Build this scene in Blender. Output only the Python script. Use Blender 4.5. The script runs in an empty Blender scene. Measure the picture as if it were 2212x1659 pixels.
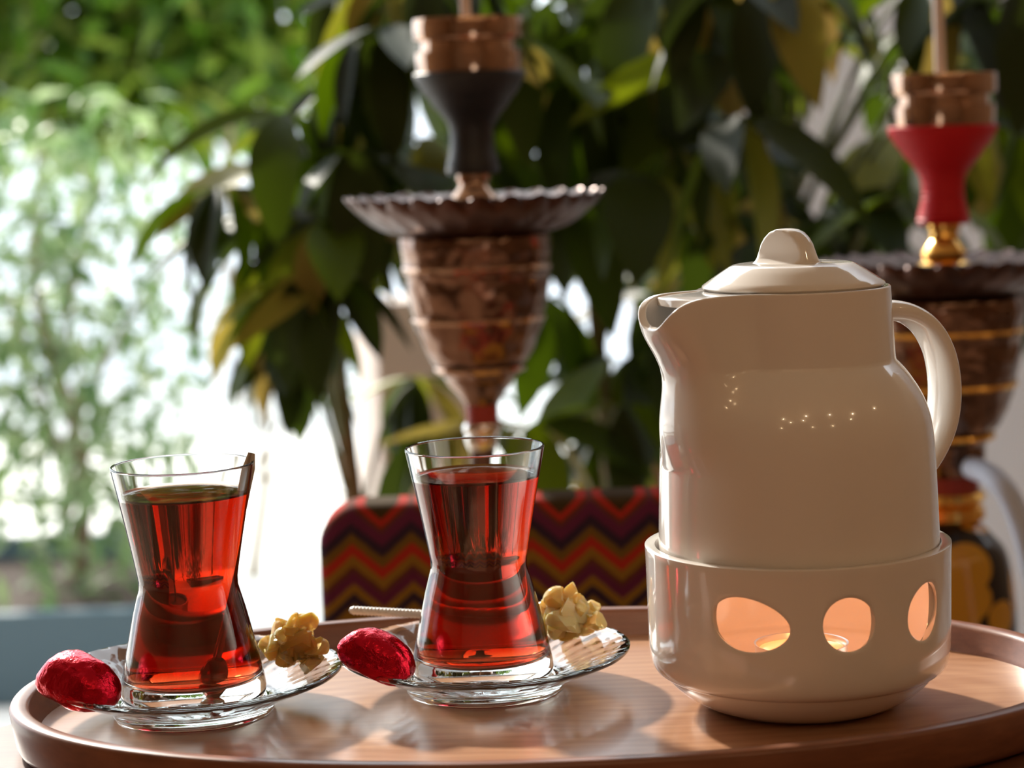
import bpy, bmesh, math, random
from mathutils import Vector, Matrix, Euler, noise

random.seed(11)
scn = bpy.context.scene
COL = scn.collection
PI = math.pi
ZT = 0.755            # height of the tray floor above the terrace floor
ZF = -ZT              # the floor, measured from the tray floor
rad = math.radians

# ------------------------------------------------------------------ camera
cam_d = bpy.data.cameras.new('camera')
cam = bpy.data.objects.new('camera', cam_d)
COL.objects.link(cam)
cam_d.sensor_fit = 'HORIZONTAL'
cam_d.sensor_width = 36.0
cam_d.lens = 36.0 * 4700.0 / 2212.0
cam_d.clip_start = 0.02
cam_d.dof.use_dof = True
cam_d.dof.focus_distance = 0.915
cam_d.dof.aperture_fstop = 8.6
cam.location = (0, 0, ZT + 0.241)
cam.rotation_euler = (Matrix.Rotation(rad(90 - 6.42), 3, 'X') @ Matrix.Rotation(rad(-2.0), 3, 'Z')).to_euler()
scn.camera = cam

# ------------------------------------------------------------------ light
scn.view_settings.view_transform = 'Standard'
scn.view_settings.look = 'None'
scn.view_settings.gamma = 1.0
scn.view_settings.use_curve_mapping = False
scn.view_settings.exposure = 0.08
wd = bpy.data.worlds.new('sky'); scn.world = wd; wd.use_nodes = True
bg = wd.node_tree.nodes['Background']
bg.inputs[0].default_value = (0.86, 0.94, 1.0, 1)
bg.inputs[1].default_value = 3.2
SUN_AZ, SUN_EL = 28.0, 29.0
sd = bpy.data.lights.new('sun', 'SUN'); sd.energy = 8.0; sd.angle = rad(4.0); sd.color = (1.0, 0.93, 0.82)
sun = bpy.data.objects.new('sun', sd); COL.objects.link(sun)
_sv = Vector((-math.sin(rad(SUN_AZ)) * math.cos(rad(SUN_EL)), math.cos(rad(SUN_AZ)) * math.cos(rad(SUN_EL)), math.sin(rad(SUN_EL))))
sun.rotation_euler = _sv.to_track_quat('Z', 'Y').to_euler()
BULB_W = 1.8
for bx_, by_, bz_ in [(-0.5, -0.9, 2.25), (-0.35, -1.3, 2.3), (0.1, -1.2, 2.3), (0.2, -0.8, 2.25), (0.9, -0.7, 2.25),
                      (1.6, -0.4, 2.2), (1.9, -0.9, 2.3), (1.4, -1.8, 2.3), (0.5, -2.0, 2.3), (-0.9, -1.9, 2.3), (2.2, 0.3, 2.2)]:
    ld = bpy.data.lights.new('ceiling_bulb', 'POINT'); ld.energy = BULB_W; ld.shadow_soft_size = 0.011; ld.color = (1.0, 0.70, 0.40)
    lo = bpy.data.objects.new('ceiling_bulb', ld); COL.objects.link(lo); lo.location = (bx_, by_, bz_)

cy = scn.cycles
cy.max_bounces = 20; cy.transmission_bounces = 20; cy.glossy_bounces = 8; cy.diffuse_bounces = 5; cy.transparent_max_bounces = 8
cy.sample_clamp_indirect = 5.0
cy.use_denoising = True

# ------------------------------------------------------------------ helpers
def link(name, me, parent=None, mat=None):
    o = bpy.data.objects.new(name, me)
    COL.objects.link(o)
    if mat is not None and me is not None and not me.materials:
        me.materials.append(mat)
    if parent is not None:
        o.parent = parent
    return o

def mesh(name, verts, faces, mat=None, parent=None, smooth=True, sharp=40):
    me = bpy.data.meshes.new(name)
    me.from_pydata([tuple(v) for v in verts], [], faces)
    bm = bmesh.new(); bm.from_mesh(me)
    bmesh.ops.recalc_face_normals(bm, faces=bm.faces)
    bm.to_mesh(me); bm.free()
    if smooth:
        me.shade_smooth()
        me.set_sharp_from_angle(angle=rad(sharp))
    return link(name, me, parent, mat)

def thing(name, label, cat, loc=(0, 0, 0), group=None):
    o = bpy.data.objects.new(name, None); COL.objects.link(o)
    o.location = loc; o.empty_display_size = 0.02
    tag(o, label, cat, group)
    return o

def tag(o, label, cat, group=None):
    o['label'] = label; o['category'] = cat
    if group: o['group'] = group
    return o

def lathe_data(prof, seg=96, mod=None):
    """prof: list of (r, z); r==0 makes a pole. mod(theta, i, r, z) -> (r, z)."""
    vs, fs, rows = [], [], []
    for i, (r, z) in enumerate(prof):
        if r <= 1e-7:
            rows.append([len(vs)]); vs.append((0, 0, z)); continue
        row = []
        for k in range(seg):
            t = 2 * PI * k / seg
            rr, zz = (r, z) if mod is None else mod(t, i, r, z)
            row.append(len(vs)); vs.append((rr * math.cos(t), rr * math.sin(t), zz))
        rows.append(row)
    for a, b in zip(rows[:-1], rows[1:]):
        if len(a) == 1 and len(b) == 1: continue
        for k in range(seg):
            k2 = (k + 1) % seg
            if len(a) == 1: fs.append((a[0], b[k2], b[k]))
            elif len(b) == 1: fs.append((a[k], a[k2], b[0]))
            else: fs.append((a[k], a[k2], b[k2], b[k]))
    return vs, fs

def lathe(name, prof, mat, parent=None, seg=96, mod=None, sharp=40, loc=None):
    vs, fs = lathe_data(prof, seg, mod)
    o = mesh(name, vs, fs, mat, parent, True, sharp)
    if loc is not None: o.location = loc
    return o

def spline(pts, n):
    """Catmull-Rom through pts (tuples of any length), n samples per span."""
    out = []
    P = [pts[0]] + list(pts) + [pts[-1]]
    for i in range(1, len(P) - 2):
        for k in range(n):
            t = k / n
            out.append(tuple(0.5 * (2 * b + (c - a) * t + (2 * a - 5 * b + 4 * c - d) * t * t + (3 * b - a - 3 * c + d) * t ** 3)
                             for a, b, c, d in zip(P[i - 1], P[i], P[i + 1], P[i + 2])))
    out.append(tuple(pts[-1]))
    return out

def interp(tab, x):
    if x <= tab[0][0]: return tab[0][1]
    for (a, fa), (b, fb) in zip(tab[:-1], tab[1:]):
        if x <= b:
            t = (x - a) / (b - a); t = t * t * (3 - 2 * t) * 0.35 + t * 0.65
            return fa + (fb - fa) * t
    return tab[-1][1]

def tube_data(pts, radii, seg=10, caps=True, flat=1.0, up=Vector((0, 0, 1))):
    """Round (or flattened) tube along 3D points."""
    pts = [Vector(p) for p in pts]; vs, fs = [], []
    n = len(pts)
    if not hasattr(radii, '__len__'): radii = [radii] * n
    for i, p in enumerate(pts):
        d = (pts[min(i + 1, n - 1)] - pts[max(i - 1, 0)]).normalized()
        s = d.cross(up)
        if s.length < 1e-4: s = d.cross(Vector((0, 1, 0)))
        s.normalize(); u = s.cross(d).normalized()
        for k in range(seg):
            t = 2 * PI * k / seg
            vs.append(p + s * (radii[i] * math.cos(t)) + u * (radii[i] * flat * math.sin(t)))
    for i in range(n - 1):
        for k in range(seg):
            k2 = (k + 1) % seg
            fs.append((i * seg + k, i * seg + k2, (i + 1) * seg + k2, (i + 1) * seg + k))
    if caps:
        fs.append(tuple(range(seg - 1, -1, -1))); fs.append(tuple((n - 1) * seg + k for k in range(seg)))
    return vs, fs

def tube(name, pts, radii, mat, parent=None, seg=10, flat=1.0, sharp=50):
    vs, fs = tube_data(pts, radii, seg, True, flat)
    return mesh(name, vs, fs, mat, parent, True, sharp)

def box(name, size, loc, mat, parent=None, bevel=0.0, rotz=0.0, segs=2):
    bm = bmesh.new(); bmesh.ops.create_cube(bm, size=1.0)
    bmesh.ops.scale(bm, vec=size, verts=bm.verts)
    if bevel: bmesh.ops.bevel(bm, geom=bm.edges[:], offset=bevel, segments=segs, affect='EDGES', profile=0.5)
    me = bpy.data.meshes.new(name); bm.to_mesh(me); bm.free()
    if bevel:
        me.shade_smooth(); me.set_sharp_from_angle(angle=rad(35))
    o = link(name, me, parent, mat); o.location = loc; o.rotation_euler = (0, 0, rotz)
    return o

# ------------------------------------------------------------------ materials
def new_mat(name):
    m = bpy.data.materials.new(name); m.use_nodes = True
    nt = m.node_tree
    return m, nt, nt.nodes, nt.links, nt.nodes['Principled BSDF']

def principled(name, col, rough=0.5, metal=0.0, coat=0.0, spec=0.5, bump=None, var=None, sss=0.0):
    """bump=(scale, strength, distance, detail); var=(colour2, scale)"""
    m, nt, N, L, b = new_mat(name)
    b.inputs['Base Color'].default_value = (*col, 1)
    b.inputs['Roughness'].default_value = rough
    b.inputs['Metallic'].default_value = metal
    b.inputs['Coat Weight'].default_value = coat
    b.inputs['Coat Roughness'].default_value = 0.025
    b.inputs['Specular IOR Level'].default_value = spec
    if sss:
        b.inputs['Subsurface Weight'].default_value = sss
        b.inputs['Subsurface Radius'].default_value = (0.004, 0.003, 0.002)
        b.inputs['Subsurface Scale'].default_value = 1.0
    tc = N.new('ShaderNodeTexCoord')
    if var:
        nz = N.new('ShaderNodeTexNoise'); nz.inputs['Scale'].default_value = var[1]; nz.inputs['Detail'].default_value = 5
        mx = N.new('ShaderNodeMix'); mx.data_type = 'RGBA'
        mx.inputs[6].default_value = (*col, 1); mx.inputs[7].default_value = (*var[0], 1)
        L.new(tc.outputs['Object'], nz.inputs['Vector']); L.new(nz.outputs['Fac'], mx.inputs[0])
        L.new(mx.outputs[2], b.inputs['Base Color'])
    if bump:
        nz = N.new('ShaderNodeTexNoise'); nz.inputs['Scale'].default_value = bump[0]; nz.inputs['Detail'].default_value = bump[3]
        bp = N.new('ShaderNodeBump'); bp.inputs['Strength'].default_value = bump[1]; bp.inputs['Distance'].default_value = bump[2]
        L.new(tc.outputs['Object'], nz.inputs['Vector']); L.new(nz.outputs['Fac'], bp.inputs['Height']); L.new(bp.outputs[0], b.inputs['Normal'])
    return m

def wood(name, c1, c2, rough, scale=(3, 40, 40), coat=0.0, rings=False):
    m, nt, N, L, b = new_mat(name)
    b.inputs['Roughness'].default_value = rough; b.inputs['Coat Weight'].default_value = coat
    b.inputs['Coat Roughness'].default_value = 0.15
    tc = N.new('ShaderNodeTexCoord'); mp = N.new('ShaderNodeMapping'); mp.inputs['Scale'].default_value = scale
    L.new(tc.outputs['Object'], mp.inputs['Vector'])
    nz = N.new('ShaderNodeTexNoise'); nz.inputs['Scale'].default_value = 3.0; nz.inputs['Detail'].default_value = 8; nz.inputs['Roughness'].default_value = 0.65
    L.new(mp.outputs[0], nz.inputs['Vector'])
    fac = nz.outputs['Fac']
    if rings:
        mp2 = N.new('ShaderNodeMapping'); mp2.inputs['Location'].default_value = (-0.037 * 6.0, 0.012 * 16.0, 0); mp2.inputs['Scale'].default_value = (6.0, 16.0, 6.0)
        wv = N.new('ShaderNodeTexWave'); wv.wave_type = 'RINGS'; wv.rings_direction = 'Z'
        wv.inputs['Scale'].default_value = 2.6; wv.inputs['Distortion'].default_value = 2.2; wv.inputs['Detail'].default_value = 3; wv.inputs['Detail Scale'].default_value = 1.2
        L.new(tc.outputs['Object'], mp2.inputs['Vector']); L.new(mp2.outputs[0], wv.inputs['Vector'])
        ad = N.new('ShaderNodeMath'); ad.operation = 'MULTIPLY_ADD'; ad.inputs[1].default_value = 0.13
        sc = N.new('ShaderNodeMath'); sc.operation = 'MULTIPLY'; sc.inputs[1].default_value = 0.88
        L.new(fac, sc.inputs[0]); L.new(wv.outputs['Fac'], ad.inputs[0]); L.new(sc.outputs[0], ad.inputs[2]); fac = ad.outputs[0]
    cr = N.new('ShaderNodeValToRGB')
    cr.color_ramp.elements[0].position = 0.3; cr.color_ramp.elements[0].color = (*c1, 1)
    cr.color_ramp.elements[1].position = 0.7; cr.color_ramp.elements[1].color = (*c2, 1)
    L.new(fac, cr.inputs[0]); L.new(cr.outputs[0], b.inputs['Base Color'])
    bp = N.new('ShaderNodeBump'); bp.inputs['Strength'].default_value = 0.12; bp.inputs['Distance'].default_value = 0.0006
    L.new(nz.outputs['Fac'], bp.inputs['Height']); L.new(bp.outputs[0], b.inputs['Normal'])
    return m

def glass_mat(name, ior=1.5, col=(1, 1, 1)):
    m, nt, N, L, b = new_mat(name); N.remove(b)
    g = N.new('ShaderNodeBsdfGlass'); g.inputs['IOR'].default_value = ior; g.inputs['Roughness'].default_value = 0.0
    g.inputs['Color'].default_value = (*col, 1)
    L.new(g.outputs[0], N['Material Output'].inputs['Surface'])
    return m

def tea_mat():
    m, nt, N, L, b = new_mat('tea'); N.remove(b)
    g = N.new('ShaderNodeBsdfGlass'); g.inputs['IOR'].default_value = 1.33; g.inputs['Roughness'].default_value = 0.0
    L.new(g.outputs[0], N['Material Output'].inputs['Surface'])
    v = N.new('ShaderNodeVolumeAbsorption'); v.inputs['Color'].default_value = (0.87, 0.36, 0.05, 1); v.inputs['Density'].default_value = 190.0
    L.new(v.outputs[0], N['Material Output'].inputs['Volume'])
    return m

def emit(name, col, s):
    m, nt, N, L, b = new_mat(name); N.remove(b)
    e = N.new('ShaderNodeEmission'); e.inputs[0].default_value = (*col, 1); e.inputs[1].default_value = s
    L.new(e.outputs[0], N['Material Output'].inputs['Surface'])
    return m

def leaf_mat(name, cols, trans=0.35, rough=0.35, island=False):
    """cols: list of (position, colour), chosen per leaf."""
    m, nt, N, L, b = new_mat(name)
    b.inputs['Roughness'].default_value = rough; b.inputs['Specular IOR Level'].default_value = 0.22
    if island:
        src = N.new('ShaderNodeNewGeometry').outputs['Random Per Island']
    else:
        src = N.new('ShaderNodeObjectInfo').outputs['Random']
    cr = N.new('ShaderNodeValToRGB'); e = cr.color_ramp.elements
    while len(e) < len(cols): e.new(0.5)
    for k, (p, c) in enumerate(cols):
        e[k].position = p; e[k].color = (*c, 1)
    L.new(src, cr.inputs[0]); L.new(cr.outputs[0], b.inputs['Base Color'])
    hs = N.new('ShaderNodeHueSaturation'); hs.inputs['Value'].default_value = 1.9; hs.inputs['Hue'].default_value = 0.485; hs.inputs['Saturation'].default_value = 1.1
    L.new(cr.outputs[0], hs.inputs['Color'])
    tr = N.new('ShaderNodeBsdfTranslucent'); L.new(hs.outputs[0], tr.inputs['Color'])
    mx = N.new('ShaderNodeMixShader'); mx.inputs[0].default_value = trans
    L.new(b.outputs[0], mx.inputs[1]); L.new(tr.outputs[0], mx.inputs[2]); L.new(mx.outputs[0], N['Material Output'].inputs['Surface'])
    return m

def chevron_mat():
    m, nt, N, L, b = new_mat('chevron_fabric')
    b.inputs['Roughness'].default_value = 0.9; b.inputs['Specular IOR Level'].default_value = 0.1
    tc = N.new('ShaderNodeTexCoord'); sp = N.new('ShaderNodeSeparateXYZ'); L.new(tc.outputs['Object'], sp.inputs[0])
    nz = N.new('ShaderNodeTexNoise'); nz.inputs['Scale'].default_value = 260; nz.inputs['Detail'].default_value = 2
    L.new(tc.outputs['Object'], nz.inputs['Vector'])
    def math_(op, a, bb, c=None):
        n = N.new('ShaderNodeMath'); n.operation = op
        for i, v in enumerate((a, bb, c)):
            if v is None: continue
            if isinstance(v, (int, float)): n.inputs[i].default_value = v
            else: L.new(v, n.inputs[i])
        return n.outputs[0]
    per = 0.0392
    x = math_('ADD', sp.outputs[0], 0.1785 + 5 * per)
    tri = math_('PINGPONG', x, per / 2)
    v = math_('MULTIPLY_ADD', tri, 0.86, sp.outputs[2])
    v = math_('MULTIPLY_ADD', nz.outputs['Fac'], 0.002, v)
    fr = math_('MULTIPLY', math_('SUBTRACT', 0.1512 + 0.009, v), 1 / 0.080)
    cr = N.new('ShaderNodeValToRGB')
    RED, BRN, PUR, NAV, OLV, GLD = (0.36, 0.024, 0.014), (0.11, 0.032, 0.020), (0.11, 0.018, 0.050), (0.034, 0.018, 0.034), (0.15, 0.080, 0.014), (0.23, 0.12, 0.016)
    bands = [(0, .02, (0.05, 0.03, 0.01)), (.03, .085, RED), (.10, .135, BRN), (.145, .24, PUR), (.255, .33, NAV), (.35, .42, OLV), (.435, .51, RED), (.525, .60, GLD), (.61, .645, BRN), (.66, .745, PUR), (.76, .825, GLD), (.84, .915, NAV), (.93, .985, GLD)]
    cols = [q for a_, b_, c_ in bands for q in ((a_, c_), (b_, c_))]
    e = cr.color_ramp.elements
    while len(e) < len(cols): e.new(0.5)
    for k, (p, c) in enumerate(cols):
        e[k].position = p; e[k].color = (*c, 1)
    L.new(fr, cr.inputs[0]); L.new(cr.outputs[0], b.inputs['Base Color'])
    return m

M = {}
M['porcelain'] = principled('porcelain', (0.80, 0.765, 0.72), 0.12, coat=0.7, sss=0.0)
M['tray'] = wood('tray_wood', (0.33, 0.155, 0.080), (0.46, 0.25, 0.14), 0.30, (2.5, 45, 45), coat=0.25, rings=True)
M['tray_rim'] = wood('tray_rim_wood', (0.15, 0.052, 0.026), (0.24, 0.092, 0.045), 0.36, (3, 30, 60), coat=0.15)
M['dark_wood'] = wood('dark_wood', (0.10, 0.035, 0.018), (0.19, 0.075, 0.035), 0.4, (3, 30, 30))
M['glass'] = glass_mat('clear_glass', 1.5, (0.985, 0.995, 0.99))
M['tea'] = tea_mat()
M['steel'] = principled('steel', (0.72, 0.70, 0.68), 0.18, 1.0)
M['foil'] = principled('red_foil', (0.62, 0.012, 0.035), 0.22, 1.0, bump=(190, 0.8, 0.0016, 5))
M['stick'] = principled('white_plastic', (0.78, 0.77, 0.74), 0.4)
M['chevron'] = chevron_mat()
M['bronze'] = principled('bronze', (0.30, 0.18, 0.125), 0.18, 1.0, var=((0.08, 0.042, 0.03), 60))
M['dark_bronze'] = principled('dark_bronze', (0.085, 0.05, 0.042), 0.32, 1.0, bump=(120, 0.4, 0.002, 2))
M['copper'] = principled('copper_steel', (0.45, 0.30, 0.22), 0.09, 1.0)
M['brass'] = principled('brass', (0.85, 0.48, 0.12), 0.2, 1.0)
M['black_clay'] = principled('black_silicone', (0.012, 0.012, 0.014), 0.5)
M['red_clay'] = principled('red_silicone', (0.50, 0.008, 0.014), 0.55, spec=0.25)
M['red_band'] = principled('red_band', (0.30, 0.03, 0.02), 0.5)
M['bone'] = principled('pale_rod', (0.62, 0.50, 0.42), 0.5)
M['hose'] = principled('pale_blue_hose', (0.50, 0.58, 0.74), 0.55)
M['wax'] = principled('wax', (0.85, 0.72, 0.58), 0.5)
M['alu'] = principled('aluminium', (0.8, 0.8, 0.8), 0.3, 1.0)
M['flame'] = emit('flame', (1.0, 0.45, 0.12), 30.0)
M['plaster'] = principled('beige_plaster', (0.60, 0.50, 0.44), 0.85, bump=(60, 0.2, 0.002, 4))
M['white_wall'] = principled('white_wall', (0.76, 0.79, 0.85), 0.8)
M['warm_wall'] = principled('warm_wall', (0.38, 0.24, 0.13), 0.7)
M['ceiling'] = principled('ceiling_paint', (0.55, 0.43, 0.31), 0.8)
M['floor'] = principled('floor_stone', (0.24, 0.16, 0.11), 0.5, var=((0.32, 0.22, 0.15), 3))
M['paving'] = principled('pale_paving', (0.74, 0.72, 0.68), 0.8, var=((0.66, 0.64, 0.60), 2))
M['pot'] = principled('terracotta', (0.42, 0.18, 0.10), 0.8)
M['soil'] = principled('soil', (0.05, 0.03, 0.02), 1.0)
M['bark'] = principled('bark', (0.16, 0.12, 0.06), 0.85, var=((0.28, 0.20, 0.12), 20))
M['stem'] = principled('green_stem', (0.12, 0.14, 0.04), 0.6)
M['leaf'] = leaf_mat('umbrella_leaf', [(0.0, (0.014, 0.022, 0.005)), (0.35, (0.022, 0.036, 0.006)), (0.68, (0.042, 0.08, 0.008)), (0.82, (0.11, 0.16, 0.015)), (0.93, (0.22, 0.19, 0.04)), (1.0, (0.28, 0.21, 0.07))], 0.26, 0.52)
M['leaf_far'] = leaf_mat('tree_leaf', [(0.0, (0.035, 0.085, 0.008)), (0.5, (0.065, 0.135, 0.012)), (1.0, (0.14, 0.17, 0.03))], 0.36, 0.4, True)
M['leaf_blue'] = leaf_mat('shrub_leaf', [(0.0, (0.06, 0.12, 0.045)), (0.5, (0.13, 0.20, 0.085)), (1.0, (0.24, 0.30, 0.17))], 0.38, 0.4, True)

def candy_mat():
    m, nt, N, L, b = new_mat('rock_candy')
    b.inputs['Roughness'].default_value = 0.12; b.inputs['IOR'].default_value = 1.45
    b.inputs['Subsurface Weight'].default_value = 0.9; b.inputs['Subsurface Radius'].default_value = (0.006, 0.0045, 0.0028); b.inputs['Subsurface Scale'].default_value = 1.0
    oi = N.new('ShaderNodeObjectInfo'); cr = N.new('ShaderNodeValToRGB')
    cr.color_ramp.elements[0].color = (1.0, 0.56, 0.14, 1); cr.color_ramp.elements[1].color = (1.0, 0.76, 0.40, 1)
    L.new(oi.outputs['Random'], cr.inputs[0]); L.new(cr.outputs[0], b.inputs['Base Color'])
    g = N.new('ShaderNodeBsdfGlass'); g.inputs['Color'].default_value = (1.0, 0.88, 0.58, 1); g.inputs['Roughness'].default_value = 0.06; g.inputs['IOR'].default_value = 1.4
    mx = N.new('ShaderNodeMixShader'); mx.inputs[0].default_value = 0.62
    L.new(b.outputs[0], mx.inputs[1]); L.new(g.outputs[0], mx.inputs[2]); L.new(mx.outputs[0], N['Material Output'].inputs['Surface'])
    return m
M['candy'] = candy_mat()
M['slate'] = principled('slate_blue_paint', (0.07, 0.12, 0.15), 0.6)

def vase_mat():
    m, nt, N, L, b = new_mat('painted_vase'); b.inputs['Roughness'].default_value = 0.15
    tc = N.new('ShaderNodeTexCoord'); vr = N.new('ShaderNodeTexVoronoi'); vr.inputs['Scale'].default_value = 28
    cr = N.new('ShaderNodeValToRGB'); cr.color_ramp.interpolation = 'CONSTANT'
    cr.color_ramp.elements[0].color = (0.55, 0.27, 0.02, 1); cr.color_ramp.elements[1].color = (0.015, 0.01, 0.01, 1); cr.color_ramp.elements[1].position = 0.55
    L.new(tc.outputs['Object'], vr.inputs['Vector']); L.new(vr.outputs['Distance'], cr.inputs[0]); L.new(cr.outputs[0], b.inputs['Base Color'])
    return m
M['vase'] = vase_mat()

# ------------------------------------------------------------------ setting
def struct(o):
    o['kind'] = 'structure'; return o
struct(box('floor', (8.0, 5.2, 0.1), (0, -0.5, -0.05), M['floor']))                 # covered terrace, y -3.1 .. 2.1
struct(box('ground', (24.0, 24.0, 0.1), (0, 14.1, -0.052), M['paving']))            # open courtyard beyond
struct(box('ceiling', (8.0, 5.8, 0.12), (0, -0.2, 2.66), M['ceiling']))            # unseen roof, extended to shade the teapot lid; ends at y 2.7
struct(box('wall_rear', (8.0, 0.12, 2.6), (0, -3.06, 1.3), M['warm_wall']))
struct(box('wall_right', (0.12, 6.7, 2.6), (3.0, 0.25, 1.3), M['warm_wall']))  # unseen; extended to keep bright sky out of the teapot's right-hand reflections
struct(box('wall_left', (0.12, 5.6, 2.6), (-3.0, -0.3, 1.3), M['warm_wall']))  # unseen; added length blocks daylight from the open left side
struct(box('wall_side', (4.2, 0.15, 3.2), (2.335, 3.5, 1.6), M['white_wall']))       # white wall behind the plants
struct(box('trim_1', (0.035, 0.19, 3.2), (0.2175, 3.49, 1.6), M['dark_wood']))
struct(box('wall_back', (12.0, 0.2, 1.15), (-5.4, 9.5, 0.575), M['white_wall']))
# ------------------------------------------------------------------ table and tray
tb = thing('cafe_table', 'round dark wooden table carrying the oval tray', 'table', (0.02, 0.70, 0))
TT = ZT - 0.009
lathe('tabletop', [(0, TT - 0.03), (0.34, TT - 0.03), (0.348, TT - 0.025), (0.35, TT - 0.004), (0.346, TT), (0, TT)], M['dark_wood'], tb, 96)
lathe('pedestal', [(0, 0.03), (0.04, 0.03), (0.032, 0.1), (0.028, 0.5), (0.035, 0.69), (0.09, TT - 0.03), (0, TT - 0.03)], M['dark_bronze'], tb, 32)
lathe('foot', [(0, 0), (0.22, 0), (0.22, 0.012), (0.05, 0.035), (0, 0.035)], M['dark_bronze'], tb, 48)

TA, TB = 0.225, 0.1305
tray = thing('serving_tray', 'oval light brown wooden serving tray with low raised rim', 'tray', (0.010, 0.9155, ZT))
def oval_rings(prof, seg=160, closed=True):
    vs, fs = [], []
    for e, z in prof:
        for k in range(seg):
            t = 2 * PI * k / seg
            c, s = math.cos(t), math.sin(t)
            p = 2 / 2.15
            x = (TA + e) * math.copysign(abs(c) ** p, c); y = (TB + e) * math.copysign(abs(s) ** p, s)
            vs.append((x, y, z))
    n = len(prof)
    for i in range(n if closed else n - 1):
        j = (i + 1) % n
        for k in range(seg):
            k2 = (k + 1) % seg
            fs.append((i * seg + k, i * seg + k2, j * seg + k2, j * seg + k))
    return vs, fs
vs, fs = oval_rings([(-0.0085, -0.007), (-0.0085, 0.0002), (-0.0072, 0.0018), (-0.0052, 0.0100), (-0.0044, 0.0114), (-0.003, 0.012), (0.0012, 0.012), (0.0026, 0.0114), (0.0032, 0.0100),
                     (0.0012, -0.004), (0.0, -0.0065), (-0.004, -0.0085), (-0.0085, -0.0085)])
mesh('rim', vs, fs, M['tray_rim'], tray, True, 50)
vs, fs = oval_rings([(-0.0086, 0.0), (-0.0086, -0.0075)], closed=False)
n = 160
fs.append(tuple(range(n))); fs.append(tuple(range(2 * n - 1, n - 1, -1)))
mesh('tray_board', vs, fs, M['tray'], tray, False)

# ------------------------------------------------------------------ teapot warmer
TX, TY = 0.1172, 0.90
warmer = thing('teapot_warmer', 'round white porcelain teapot warmer with glowing oval holes, under the teapot', 'teapot warmer', (TX, TY, ZT + 0.0003))
def warmer_wall():
    seg = 180
    low = [(0.0, 0.0), (0.034, 0.0), (0.0375, 0.0004), (0.0405, 0.0016), (0.0452, 0.0038), (0.0497, 0.0068), (0.0533, 0.0100), (0.0556, 0.0126), (0.0563, 0.0138), (0.0566, 0.0143), (0.0572, 0.0146), (0.0588, 0.0152),
           (0.0605, 0.0165), (0.0618, 0.0185), (0.0626, 0.0215), (0.0631, 0.0260)]
    nz = 13
    z0, z1 = 0.0305, 0.0625
    mid = [(0.0632 + 0.0004 * i / (nz - 1), z0 + (z1 - z0) * i / (nz - 1)) for i in range(nz)]
    top = [(0.0637, 0.0660), (0.0638, 0.0690)]
    prof = low + mid + top
    vs, idx = [], []
    def pt(thd, r, z):
        t = rad(thd); return (r * math.sin(t), -r * math.cos(t), z)     # theta 0 looks at the viewer
    for r, z in prof:
        if r == 0: idx.append([len(vs)]); vs.append((0, 0, z)); continue
        idx.append([len(vs) + k for k in range(seg)])
        vs += [pt(2 * k + 1, r, z) for k in range(seg)]
    fs = []
    i0 = len(low)
    holes = [(-25.0, 18, 14.6, 0.0108, 0.32, -0.10), (11.0, 12, 9.7, 0.0108, 0.05, 0.0), (45.0, 12, 9.2, 0.0116, -0.22, 0.30),
             (155.0, 18, 14.6, 0.0108, 0.32, -0.10), (191.0, 12, 9.7, 0.0108, 0.05, 0.0), (225.0, 12, 9.2, 0.0116, -0.22, 0.30)]
    skip = set()
    for (tc, hw, aw, ah, egg, tilt) in holes:
        k0 = int(round((tc - hw - 1) / 2)); ncol = hw
        zc = 0.0466 if abs(tc) < 40 or tc > 90 else 0.0468
        for i in range(nz - 1):
            for k in range(ncol): skip.add((i, (k0 + k) % seg))
        # boundary loop in (col,row) order
        loop = [(k, 0) for k in range(ncol)] + [(ncol, i) for i in range(nz - 1)] + [(k, nz - 1) for k in range(ncol, 0, -1)] + [(0, i) for i in range(nz - 1, 0, -1)]
        ring0 = [idx[i0 + i][(k0 + k) % seg] for k, i in loop]
        nl = len(loop)
        rings = [ring0]
        bpos = [(2 * (k - ncol / 2), mid[i][1] - zc) for k, i in loop]
        for w in (0.35, 0.68, 0.9, 1.0):
            ring = []
            for (dt, dz) in bpos:
                a = math.atan2(dz / ah, dt / aw)
                et = aw * math.cos(a); ez = ah * math.sin(a)
                ez *= 1 + egg * (-math.cos(a)) * 0.45
                et += tilt * ez / ah * aw * 0.5
                if egg > 0.2: ez -= 0.0010 * math.cos(a)
                t = dt + (et - dt) * w; z = dz + (ez - dz) * w
                zz = zc + z; r = 0.0632 + 0.0004 * (zz - z0) / (z1 - z0)
                ring.append(len(vs)); vs.append(pt(tc + t, r - (0.0004 if w == 1.0 else 0), zz))
            rings.append(ring)
        for a, b in zip(rings[:-1], rings[1:]):
            for k in range(nl):
                k2 = (k + 1) % nl
                fs.append((a[k], a[k2], b[k2], b[k]))
    for i in range(len(prof) - 1):
        a, b = idx[i], idx[i + 1]
        for k in range(seg):
            k2 = (k + 1) % seg
            if len(a) == 1: fs.append((a[0], b[k2], b[k])); continue
            if (i - i0, k) in skip: continue
            fs.append((a[k], a[k2], b[k2], b[k]))
    return vs, fs
vs, fs = warmer_wall()
body = mesh('body', vs, fs, M['porcelain'], warmer, True, 60)
sol = body.modifiers.new('wall', 'SOLIDIFY'); sol.thickness = 0.0042; sol.offset = -1.0; sol.use_even_offset = False
bev = body.modifiers.new('edge', 'BEVEL'); bev.width = 0.0011; bev.segments = 3; bev.limit_method = 'ANGLE'; bev.angle_limit = rad(55)

lathe('ledge', [(0.0600, 0.0592), (0.0540, 0.0602), (0.0500, 0.0606), (0.0500, 0.0616), (0.0600, 0.0616)], M['porcelain'], warmer, 96)
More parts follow.
